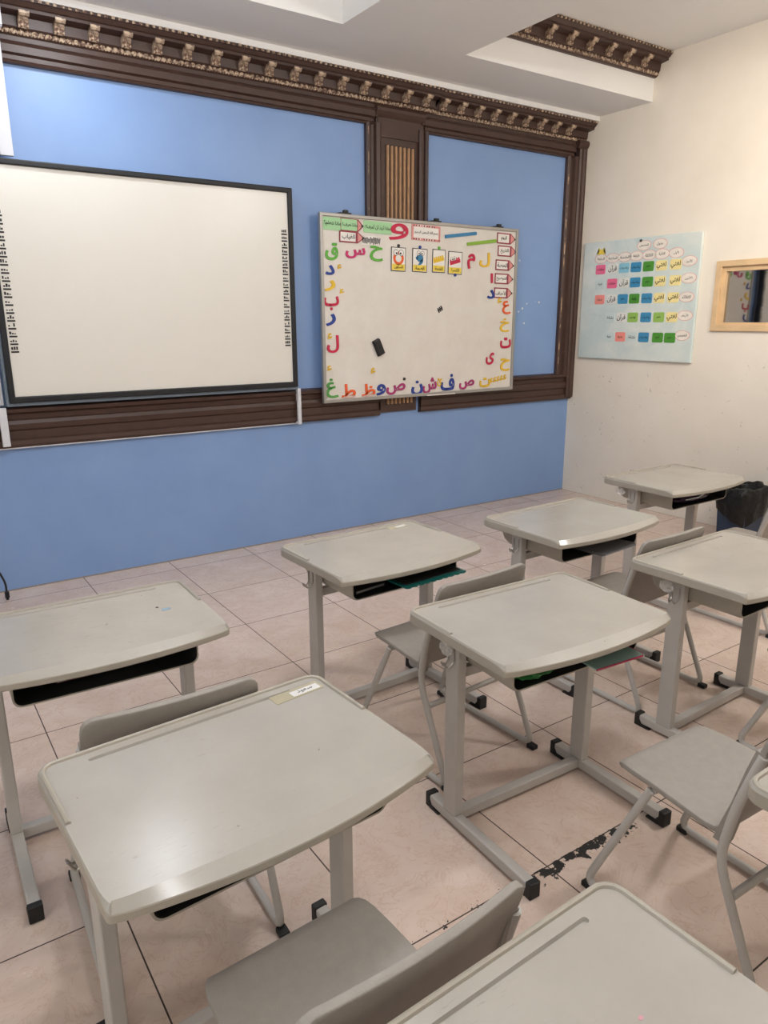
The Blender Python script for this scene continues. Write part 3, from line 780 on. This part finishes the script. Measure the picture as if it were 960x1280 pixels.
bm = bmesh.new(); bmesh.ops.create_uvsphere(bm, u_segments=10, v_segments=6, radius=0.011, matrix=Matrix.Translation((-0.03, -0.02, 0.452))); finish('push_pin', bm, 'black', t, True)

# ------------------------------------------------------------------ school desk
DW, DD, DH = 0.677, 0.469, 0.675
def outline(n_c=6):
    """loop of (u, v, front weight), v towards the pupil (local -y)"""
    pts = []; a = DW/2; rb = 0.038; rf = 0.010
    for k in range(n_c+1):                            # back right corner
        t_ = k/n_c*math.pi/2; pts.append((a-rb+rb*math.sin(t_), rb-rb*math.cos(t_), 0))
    pts.append((a, .2, 0)); pts.append((a, DD-.05, 0)); pts.append((a, DD-.03, .15))
    for k in range(4):
        t_ = k/3*math.pi/2*0.8; pts.append((a-rf+rf*math.cos(t_), DD-rf+rf*math.sin(t_), .5+.5*k/3))
    for k in range(1, 24):
        u = a-rf*0.7-(2*a-1.4*rf)*k/24; pts.append((u, DD+0.042*(1-(u/a)**2), 1))
    left = [(-u, v, w_) for u, v, w_ in pts[:n_c+1+3+4]][::-1]
    return pts+left
OUT = outline()
def inset(i, d):
    n = len(OUT); p = Vector(OUT[i][:2]); a = Vector(OUT[i-1][:2]); b = Vector(OUT[(i+1) % n][:2])
    if (a-p).length < 1e-6: a = Vector(OUT[i-2][:2])
    if (b-p).length < 1e-6: b = Vector(OUT[(i+2) % n][:2])
    t_ = (b-a).normalized(); nn = Vector((-t_.y, t_.x))
    c = Vector((0, DD/2))-p
    if nn.dot(c) < 0: nn = -nn
    return p+nn*d
def make_top(parent):
    bm = bmesh.new(); n = len(OUT)
    def ring(fd, fz): return [bm.verts.new((inset(i, fd(OUT[i])).x, -inset(i, fd(OUT[i])).y, fz(OUT[i]))) for i in range(n)]
    bev = lambda o: 0.003+(0.010+0.022*(1-(o[0]/(DW/2))**2))*o[2]
    rings = [ring(bev, lambda o: DH), ring(lambda o: 0.0012, lambda o: DH-0.0025-0.013*o[2]), ring(lambda o: 0, lambda o: DH-0.005-0.013*o[2]), ring(lambda o: 0, lambda o: DH-0.031), ring(lambda o: 0.004, lambda o: DH-0.035)]
    for k, (A, B) in enumerate(zip(rings, rings[1:])):
        for i in range(n):
            f = bm.faces.new((A[i], A[(i+1) % n], B[(i+1) % n], B[i])); f.material_index = 0 if k == 0 else 1
    f = bm.faces.new(rings[-1]); f.material_index = 1
    # pen groove near the back edge
    g0 = []; rr = 0.006; gl = 0.235; gv = 0.042
    for k in range(7): t_ = -math.pi/2+math.pi*k/6; g0.append((gl+rr*math.cos(t_), gv+rr*math.sin(t_)))
    for k in range(7): t_ = math.pi/2+math.pi*k/6; g0.append((-gl+rr*math.cos(t_), gv+rr*math.sin(t_)))
    ga = [bm.verts.new((u, -v, DH)) for u, v in g0]; gb = [bm.verts.new((u*0.998, -(gv+(v-gv)*0.6), DH-0.006)) for u, v in g0]
    m = len(g0)
    for i in range(m): bm.faces.new((ga[i], ga[(i+1) % m], gb[(i+1) % m], gb[i]))
    bm.faces.new(gb)
    es = [bm.edges.get((rings[0][i], rings[0][(i+1) % n])) for i in range(n)]+[bm.edges.get((ga[i], ga[(i+1) % m])) for i in range(m)]
    bmesh.ops.triangle_fill(bm, edges=es, use_beauty=True, use_dissolve=False)
    return finish('desktop', bm, ['top', 'side'], parent, True, 11)
def make_desk():
    root = empty('school_desk', (0, 0, 0))
    make_top(root)
    # raised rim round the back and half of each side
    a = DW/2-0.009; rb = 0.032; path = [(-a, -.225, DH+.0005)]
    for k in range(7): t_ = k/6*math.pi/2; path.append((-a+rb-rb*math.cos(t_), -.009-rb+rb*math.sin(t_), DH+.0005))
    for k in range(7): t_ = k/6*math.pi/2; path.append((a-rb+rb*math.sin(t_), -.009-rb+rb*math.cos(t_), DH+.0005))
    path.append((a, -.225, DH+.0005))
    bm = bmesh.new(); tube(bm, path, 0.0055, 8); finish('edge_rim', bm, 'side', root, True)
    # book tray: one thin moulded shell, open at the front, dark inside
    def sec(w_, zb, r_, v):
        pts = [(-w_, .640)]
        for k in range(6): t_ = k/5*math.pi/2; pts.append((-w_+r_-r_*math.cos(t_), zb+r_-r_*math.sin(t_)))
        for k in range(6): t_ = k/5*math.pi/2; pts.append((w_-r_+r_*math.sin(t_), zb+r_-r_*math.cos(t_)))
        pts.append((w_, .640)); return [(u, -v, z) for u, z in pts]
    st = [(.412, .550, 0), (.40, .5475, 0), (.12, .552, 0), (.085, .557, 0), (.068, .568, 0), (.058, .586, 0), (.055, .61, 0)]
    bm = bmesh.new(); shells = []
    for ins, mi in ((0, 0), (.0045, 1)):
        rings = [[bm.verts.new(p) for p in sec(.255-ins, zb+ins, .026-ins*.6, v+(ins if v < .3 else 0))] for v, zb, _ in st]
        for A, B in zip(rings, rings[1:]):
            for k in range(len(A)-1):
                f = bm.faces.new((A[k], A[k+1], B[k+1], B[k])); f.material_index = mi
        f = bm.faces.new(rings[-1]); f.material_index = mi
        shells.append(rings)
    A, B = shells[0][0], shells[1][0]
    for k in range(len(A)-1):
        f = bm.faces.new((A[k], A[k+1], B[k+1], B[k])); f.material_index = 0
    finish('book_tray', bm, ['side', 'dark_in'], root, True, 35)
    LU, LV = .281, .19
    for s in (-1, 1):
        bm = bmesh.new(); box(bm, s*LU-.0165, s*LU+.0165, -LV-.03, -LV+.03, .0455, DH-.034, .004); finish('leg', bm, 'metal', root)
        bm = bmesh.new(); box(bm, s*LU-.0165, s*LU+.0165, -.556, -.078, .012, .046, .004); ft = finish('foot_bar', bm, 'metal', root)
        for va, vb in ((.068, .09), (.545, .567)):
            bm = bmesh.new(); box(bm, s*LU-.019, s*LU+.019, -vb, -va, .0005, .051, .003)
            inn = (.09, .135) if va < .3 else (.5, .545)
            v0, v1 = inn
            pts = [(v0, 0.0005), (v1, 0.0005), (v1, .006), (v0+.012, .012), (v0, .03)] if va < .3 else [(v0, 0.0005), (v1, 0.0005), (v1, .03), (v1-.012, .012), (v0, .006)]
            prism(bm, pts, lambda v, z: (s*LU-.0185, -v, z), lambda v, z: (s*LU+.0185, -v, z))
            finish('rubber_cap', bm, 'rubber', ft)
        # wire bag hook outside the leg
        bm = bmesh.new(); x = s*(LU+.019)
        tube(bm, rounded([(x, -.205, .615), (x, -.205, .57), (x+s*.022, -.2, .552), (x+s*.034, -.195, .575)], .015), .0028, 6)
        tube(bm, rounded([(x, -.175, .615), (x, -.175, .57), (x+s*.022, -.18, .552), (x+s*.034, -.185, .575)], .015), .0028, 6)
        finish('bag_hook', bm, 'wire', root, True)
    bm = bmesh.new(); box(bm, -LU+.016, LU-.016, -LV-.016, -LV+.016, .0125, .0452, .003); finish('floor_crossbar', bm, 'metal', root)
    bm = bmesh.new(); box(bm, -LU+.016, LU-.016, -LV-.012, -LV+.012, .508, .541, .003); finish('upper_crossbar', bm, 'metal', root)
    return root
S = 0.9
D = [
 ('D1', -5.28183799*S, -2.46926806*S, -1.31, 'school desk at the left beside the blue wall marked with a blue ink spot'),
 ('D2', -3.626, -2.066, 2.165, 'front row school desk with a teal mat sticking out of its tray'),
 ('D3', -2.95664005*S, -2.44822911*S, 1.07, 'front row school desk with loose grey papers in its tray'),
 ('D4', -1.65974097*S, -2.14575951*S, -0.24, 'school desk nearest the cream wall beside the black bin'),
 ('E1', -5.22744654*S, -3.48265402*S, 3.31, 'large near school desk at lower left with lamp glare on its top'),
 ('E2', -3.98966911*S, -3.24248194*S, -2.21, 'school desk in the middle of the photo standing by the black floor stain'),
 ('E3', -2.89960155*S, -3.29832847*S, 1.51, 'second row school desk cut by the right edge of the photo'),
 ('F1', -5.17564625*S, -4.4632952*S, 1.60, 'nearest school desk at the bottom edge with a tiny pink spot on its top'),
 ('F2', -3.566, -3.990, 1.0, 'school desk of which only a rounded corner shows at the right edge'),
]
proto = make_desk(); DK = {}
for i, (k, x, y, a, lab) in enumerate(D):
    o = proto if i == 0 else dup(proto, (x, y, 0), R(a))
    o.location = (x, y, 0); o.rotation_euler = (0, 0, R(a))
    tag(o, lab, 'desk', 'school desks'); DK[k] = o
def decal(desk, name, u, v, w_, h_, rot, mat, lab, dz=0.0012, text=None, pts=None):
    c, s = math.cos(rot), math.sin(rot)
    bm = bmesh.new(); pp = pts or rect(-w_/2, w_/2, -h_/2, h_/2)
    prism(bm, pp, lambda a, b: (u+c*a-s*b, -v+s*a+c*b, DH+0.0001), lambda a, b: (u+c*a-s*b, -v+s*a+c*b, DH+dz))
    o = finish(name, bm, mat, DK[desk]); o['label'] = lab
    if text:
        bm = bmesh.new(); put_text(bm, text, lambda a, b, d: (u+c*a-s*b, -v+s*a+c*b, DH+dz+.0003), w_*.8, h_*.6, .012); finish('lettering', bm, 'ink', o)
decal('E1', 'tape_strip', .246, .062, .135, .04, .05, 'tape', 'yellowed strip of clear tape')
decal('E1', 'name_label', .268, .064, .078, .024, .05, 'sticker', 'small white paper name label', .0018, 'سعود')
decal('D2', 'tape_strip', .222, .06, .1, .03, .05, 'tape', 'yellowed strip of clear tape')
decal('D2', 'name_label', .235, .06, .05, .02, .05, 'sticker', 'small white paper name label', .0018)
decal('D1', 'ink_spot', .215, .245, .03, .02, .2, plain('washed_blue_ink', (138, 166, 186), 0.4), 'smudged blue ink spot', .0006, None, disc(0, 0, .016, 16, .010))
decal('D1', 'ink_spot', .195, .215, .01, .01, 0, 'ink', 'small dark ink dot', .0006, None, disc(0, 0, .005, 10))
decal('F1', 'ink_spot', .165, .19, .01, .01, 0, plain('faded_pink_paint', (206, 150, 160), 0.5), 'tiny pink paint spot', .0006, None, disc(0, 0, .0045, 10, .003))

# ------------------------------------------------------------------ school chair  (local +y is the front, origin between the rear feet)
def make_chair():
    root = empty('school_chair', (0, 0, 0))
    prof = [(.483, .374), (.487, .384), (.483, .393), (.473, .399), (.458, .402), (.43, .4025), (.38, .402), (.30, .397), (.25, .393), (.21, .392), (.185, .396), (.168, .408), (.156, .43), (.146, .46), (.132, .51), (.116, .57), (.098, .63), (.082, .68), (.076, .700), (.072, .712), (.0695, .7195)]
    hw_ = [.146, .152, .160, .168, .174, .178, .180, .183, .185, .188, .189, .191, .194, .199, .203, .206, .207, .206, .203, .195, .178]
    bm = bmesh.new(); N = 14; rows_ = []
    for (y, z), h in zip(prof, hw_):
        row = []
        for k in range(N+1):
            q = -1+2*k/N; bow = 0.006*(1-q*q) if z < .41 and y < .45 else 0
            back = 0.012*(1-q*q) if z > .45 else 0
            row.append(bm.verts.new((h*q, y-back, z-bow)))
        rows_.append(row)
    for A, B in zip(rows_, rows_[1:]):
        for k in range(N): bm.faces.new((A[k], A[k+1], B[k+1], B[k]))
    sh = finish('seat_shell', bm, 'chair', root, True, 80)
    md = sh.modifiers.new('thick', 'SOLIDIFY'); md.thickness = .015; md.offset = 0
    md = sh.modifiers.new('bev', 'BEVEL'); md.width = .004; md.segments = 2; md.limit_method = 'ANGLE'
    for s in (-1, 1):
        x = s*.213
        p = rounded([(s*.205, .088, .645), (s*.208, .108, .575), (s*.212, .130, .49), (x, .152, .350), (x, .008, .016), (x, .525, .014), (s*.176, .372, .383)], [0, .05, .05, .05, .04, .045, 0], 6)
        bm = bmesh.new(); tube(bm, p, .0112, 10); finish('side_frame', bm, 'metal', root, True)
        bm = bmesh.new()                               # plastic flange that wraps the upright
        prism(bm, [(.176, .388), (.162, .44), (.144, .50), (.120, .60), (.104, .655), (.082, .65), (.094, .60), (.118, .50), (.138, .40), (.144, .385)], lambda y, z: (s*.188, y, z), lambda y, z: (s*.208, y, z))
        finish('back_flange', bm, 'chair', root)
        for y0, y1 in ((-.012, .022), (.495, .53)):
            bm = bmesh.new(); box(bm, x-.014, x+.014, y0, y1, .0004, .017, .003); finish('rubber_foot', bm, 'rubber', root)
    bm = bmesh.new(); tube(bm, [(-.208, .112, .272), (.208, .112, .272)], .010, 10); finish('stretcher', bm, 'metal', root, True)
    bm = bmesh.new(); tube(bm, [(-.172, .366, .380), (.172, .366, .380)], .007, 10); finish('seat_support', bm, 'metal', root, True)
    return root
C = [
 ('D1', -4.737, -3.184, -2.4, 'chair tucked between the far left desk and the large glare lit desk'),
 ('D2', -3.577, -2.955, 3.0, 'chair pulled out behind the desk with the teal mat'),
 ('D3', -2.628, -3.030, 0.5, 'chair behind the desk with loose grey papers, its back rising over the next desk'),
 ('D4', -1.462, -2.92, 0, 'chair by the bin of which a sliver of seat shows behind a desk'),
 ('E1', -4.672, -4.052, 2.5, 'nearest chair at the bottom edge with seat and back top in view'),
 ('E2', -3.535, -4.045, -1.5, 'chair at lower right with its whole grey seat showing by the floor stain'),
 ('E3', -2.50, -3.885, 0, 'chair at the right edge showing only a front leg'),
]
proto = make_chair()
for i, (k, x, y, a, lab) in enumerate(C):
    o = proto if i == 0 else dup(proto, (x, y, 0), R(a))
    o.location = (x, y, 0); o.rotation_euler = (0, 0, R(a)); tag(o, lab, 'chair', 'school chairs')

# ------------------------------------------------------------------ things in the desk trays
def at_desk(k, u, v, z): return DK[k].matrix_basis @ Vector((u, -v, z))
bpy.context.view_layer.update()
def in_tray(name, k, u, v, z, rot, build, lab, cat):
    p = at_desk(k, u, v, z); e = empty(name, p, DK[k].rotation_euler.z+rot); build(e); tag(e, lab, cat); return e
TZ = .5585
def teal_mat(e):
    bm = bmesh.new(); pts = []
    for k in range(41):
        a = -.155+.31*k/40; pts.append((a, -.14-.006*abs(math.sin(k*math.pi/4))))
    pts += [(.155, .12), (-.155, .12)]
    prism(bm, pts, lambda a, b: (a, b, .0), lambda a, b: (a, b, .006)); finish('mat_sheet', bm, 'teal', e)
    bm = bmesh.new(); box(bm, -.14, .14, -.12, .1, .0061, .009); finish('dark_insert', bm, 'dark_in', e)
in_tray('scalloped_mat', 'D2', .085, .345, TZ+.022, .03, teal_mat, 'teal mat with scalloped edge poking out of a desk tray', 'mat')
def book(w_, d_, h_, cover, pages='paper'):
    def b(e):
        bm = bmesh.new(); box(bm, -w_/2, w_/2, -d_/2, d_/2, 0, .0022, .0008); box(bm, -w_/2, w_/2, -d_/2, d_/2, h_-.0022, h_, .0008); box(bm, -w_/2, -w_/2+.003, -d_/2, d_/2, .001, h_-.001); finish('cover', bm, cover, e)
        bm = bmesh.new(); box(bm, -w_/2+.003, w_/2-.004, -d_/2+.004, d_/2-.004, .0022, h_-.0022); finish('pages', bm, pages, e)
    return b
in_tray('notebook', 'D2', -.155, .275, TZ+.0005, .1, book(.15, .2, .014, 'dark_in', plain('grey_pages', (150, 150, 150), 0.6)), 'dark covered notebook at the left of the tray with the teal mat', 'notebook')
def picture_book(e):
    bm = bmesh.new(); box(bm, -.1, .1, -.13, .13, 0, .005, .0015); finish('cover', bm, plain('aqua_print_cover', (150, 182, 174), 0.35), e)
    bm = bmesh.new(); tube(bm, [(-.1, -.131, .0025), (.09, -.131, .0025), (.101, -.12, .0025), (.101, .05, .0025)], .003, 6); o = finish('cover_edge', bm, plain('crimson_binding', (170, 26, 74), 0.4), e); o['label'] = 'crimson edge binding'
in_tray('picture_book', 'E2', .128, .335, TZ+.006, -.04, picture_book, 'thin pale aqua book with crimson edge hanging out of the middle desk tray', 'book')
def bag_green(e):
    bm = bmesh.new(); bmesh.ops.create_icosphere(bm, subdivisions=3, radius=1)
    rnd = random.Random(4)
    for v in bm.verts:
        q = 1+.14*math.sin(v.co.x*9+v.co.y*5)+.1*math.sin(v.co.y*13+v.co.z*7); v.co = Vector((v.co.x*.075*q, v.co.y*.05*q, max(0, .021+v.co.z*.021*q)))
    finish('pouch_body', bm, plain('bright_green_pouch', (36, 112, 52), 0.4), e, True)
    bm = bmesh.new(); tube(bm, [(-.06, -.02, .043), (0, -.03, .046), (.06, -.02, .042)], .004, 6); finish('zip', bm, 'yel_lab', e, True)
in_tray('pencil_pouch', 'E2', -.155, .365, TZ+.0005, 0, bag_green, 'bright green crumpled pouch inside the middle desk tray', 'pouch')
def sheaf(e):
    bm = bmesh.new()
    for k in range(3):
        r_ = .05*(k-1); c, s = math.cos(r_), math.sin(r_)
        prism(bm, rect(-.13, .13, -.12, .1), lambda a, b: (c*a-s*b, s*a+c*b, .001+k*.003), lambda a, b: (c*a-s*b, s*a+c*b, .003+k*.003))
    finish('sheets', bm, plain('grey_paper', (140, 140, 142), 0.5), e)
in_tray('paper_sheaf', 'D3', .06, .345, TZ+.0005, .12, sheaf, 'loose grey papers lying in a front row desk tray', 'papers')
def purple(e):
    bm = bmesh.new(); bmesh.ops.create_icosphere(bm, subdivisions=3, radius=1)
    for v in bm.verts:
        q = 1+.12*math.sin(v.co.x*11+v.co.z*6)+.08*math.sin(v.co.y*9+v.co.x*5); v.co = Vector((v.co.x*.17*q, v.co.y*.06*q, max(0, .028+v.co.z*.03*q)))
    finish('bag_body', bm, plain('plum_plastic', (62, 42, 66), 0.25), e, True)
    bm = bmesh.new(); tube(bm, [(-.1, -.055, .03), (0, -.066, .034), (.1, -.055, .05)], .003, 6); finish('drawstring', bm, 'c_mist', e, True)
in_tray('plastic_bag', 'D4', -.02, .35, TZ+.0005, 0, purple, 'dark plum plastic bag stuffed in the tray of the desk by the bin', 'bag')
in_tray('exercise_book', 'D1', -.02, .25, TZ+.0005, .05, book(.24, .17, .009, plain('dark_red_cover', (84, 30, 34), 0.4)), 'dark red exercise book deep in the far left desk tray', 'book')
def film(e):
    bm = bmesh.new(); bmesh.ops.create_icosphere(bm, subdivisions=3, radius=1)
    for v in bm.verts:
        q = 1+.25*math.sin(v.co.x*8+v.co.y*6)*math.sin(v.co.z*9); v.co = Vector((v.co.x*.008*q, v.co.y*.028*q, v.co.z*.020*q))
    finish('film_scrap', bm, 'clear', e, True)
for k, v, lab in (('E2', .12, 'crumpled clear cling film hanging on the hook of the middle desk'), ('E3', .10, 'crumpled clear film on the left side of the desk cut by the right edge'), ('D4', .06, 'clear plastic wrap hanging from the desk by the bin')):
    e = empty('cling_film', at_desk(k, -.314, v+.06, .61), DK[k].rotation_euler.z); film(e); tag(e, lab, 'plastic film')

# ------------------------------------------------------------------ bin
t = empty('waste_bin', (-0.225, -1.885, 0)); tag(t, 'dark navy waste bin with a black liner folded over its rim by the cream wall', 'bin')
def frus(bm, hx0, hy0, hx1, hy1, z0, z1):
    a = [bm.verts.new((sx*hx0, s_*hy0, z0)) for sx, s_ in ((-1, -1), (1, -1), (1, 1), (-1, 1))]; b = [bm.verts.new((sx*hx1, s_*hy1, z1)) for sx, s_ in ((-1, -1), (1, -1), (1, 1), (-1, 1))]
    for i in range(4): bm.faces.new((a[i], a[(i+1) % 4], b[(i+1) % 4], b[i]))
    bm.faces.new(a[::-1]); return b
bm = bmesh.new(); b = frus(bm, .125, .095, .14, .11, .001, .34)
c_ = [bm.verts.new((v.co.x*.95, v.co.y*.95, .34)) for v in b]; d_ = [bm.verts.new((v.co.x*.85, v.co.y*.85, .02)) for v in b]
for i in range(4):
    bm.faces.new((b[i], b[(i+1) % 4], c_[(i+1) % 4], c_[i])); bm.faces.new((c_[i], c_[(i+1) % 4], d_[(i+1) % 4], d_[i]))
bm.faces.new(d_)
finish('bin_body', bm, 'bin', t)
bm = bmesh.new(); NS = 64; rings = []
for j, (z, g, amp) in enumerate(((.10, .80, .0), (.30, .90, .0), (.385, .95, .006), (.412, 1.06, .01), (.405, 1.2, .012), (.36, 1.30, .012), (.29, 1.31, .014), (.215, 1.24, .016))):
    row = []
    for k in range(NS):
        a = 2*math.pi*k/NS; ca, sa = math.cos(a), math.sin(a)
        m_ = (abs(ca)**3+abs(sa)**3)**(-1/3)
        wob = amp*(math.sin(a*5+j*.5)+.6*math.sin(a*11+j*.8))
        low = (.045*math.sin(a+.6)+.02*math.sin(a*3)) if j == 7 else (.02*math.sin(a+.6) if j == 6 else 0)
        row.append(bm.verts.new((ca*m_*(.14*g+wob*.6), sa*m_*(.11*g+wob*.6), z+wob*.8+low)))
    rings.append(row)
for A, B in zip(rings, rings[1:]):
    for k in range(NS): bm.faces.new((A[k], A[(k+1) % NS], B[(k+1) % NS], B[k]))
bm.faces.new(rings[0])
o = finish('bin_liner', bm, 'bag', t, True, 180); o['label'] = 'black plastic liner'

# ------------------------------------------------------------------ cable at the far left
t = empty('black_cable', (-4.83, -0.13, 0)); tag(t, 'black cable with a plug hanging down the blue wall at the left edge', 'cable')
bm = bmesh.new(); tube(bm, rounded([(-.10, .11, .7), (-.10, .10, .3), (-.055, .03, .215), (.04, -.01, .20), (.072, -.02, .10), (.072, -.02, .045)], .05), .006, 8); finish('cord', bm, 'black', t, True)
bm = bmesh.new(); box(bm, .060, .084, -.03, -.01, .012, .052, .004); box(bm, .065, .079, -.026, -.014, .001, .013, .001); finish('plug', bm, 'black', t)
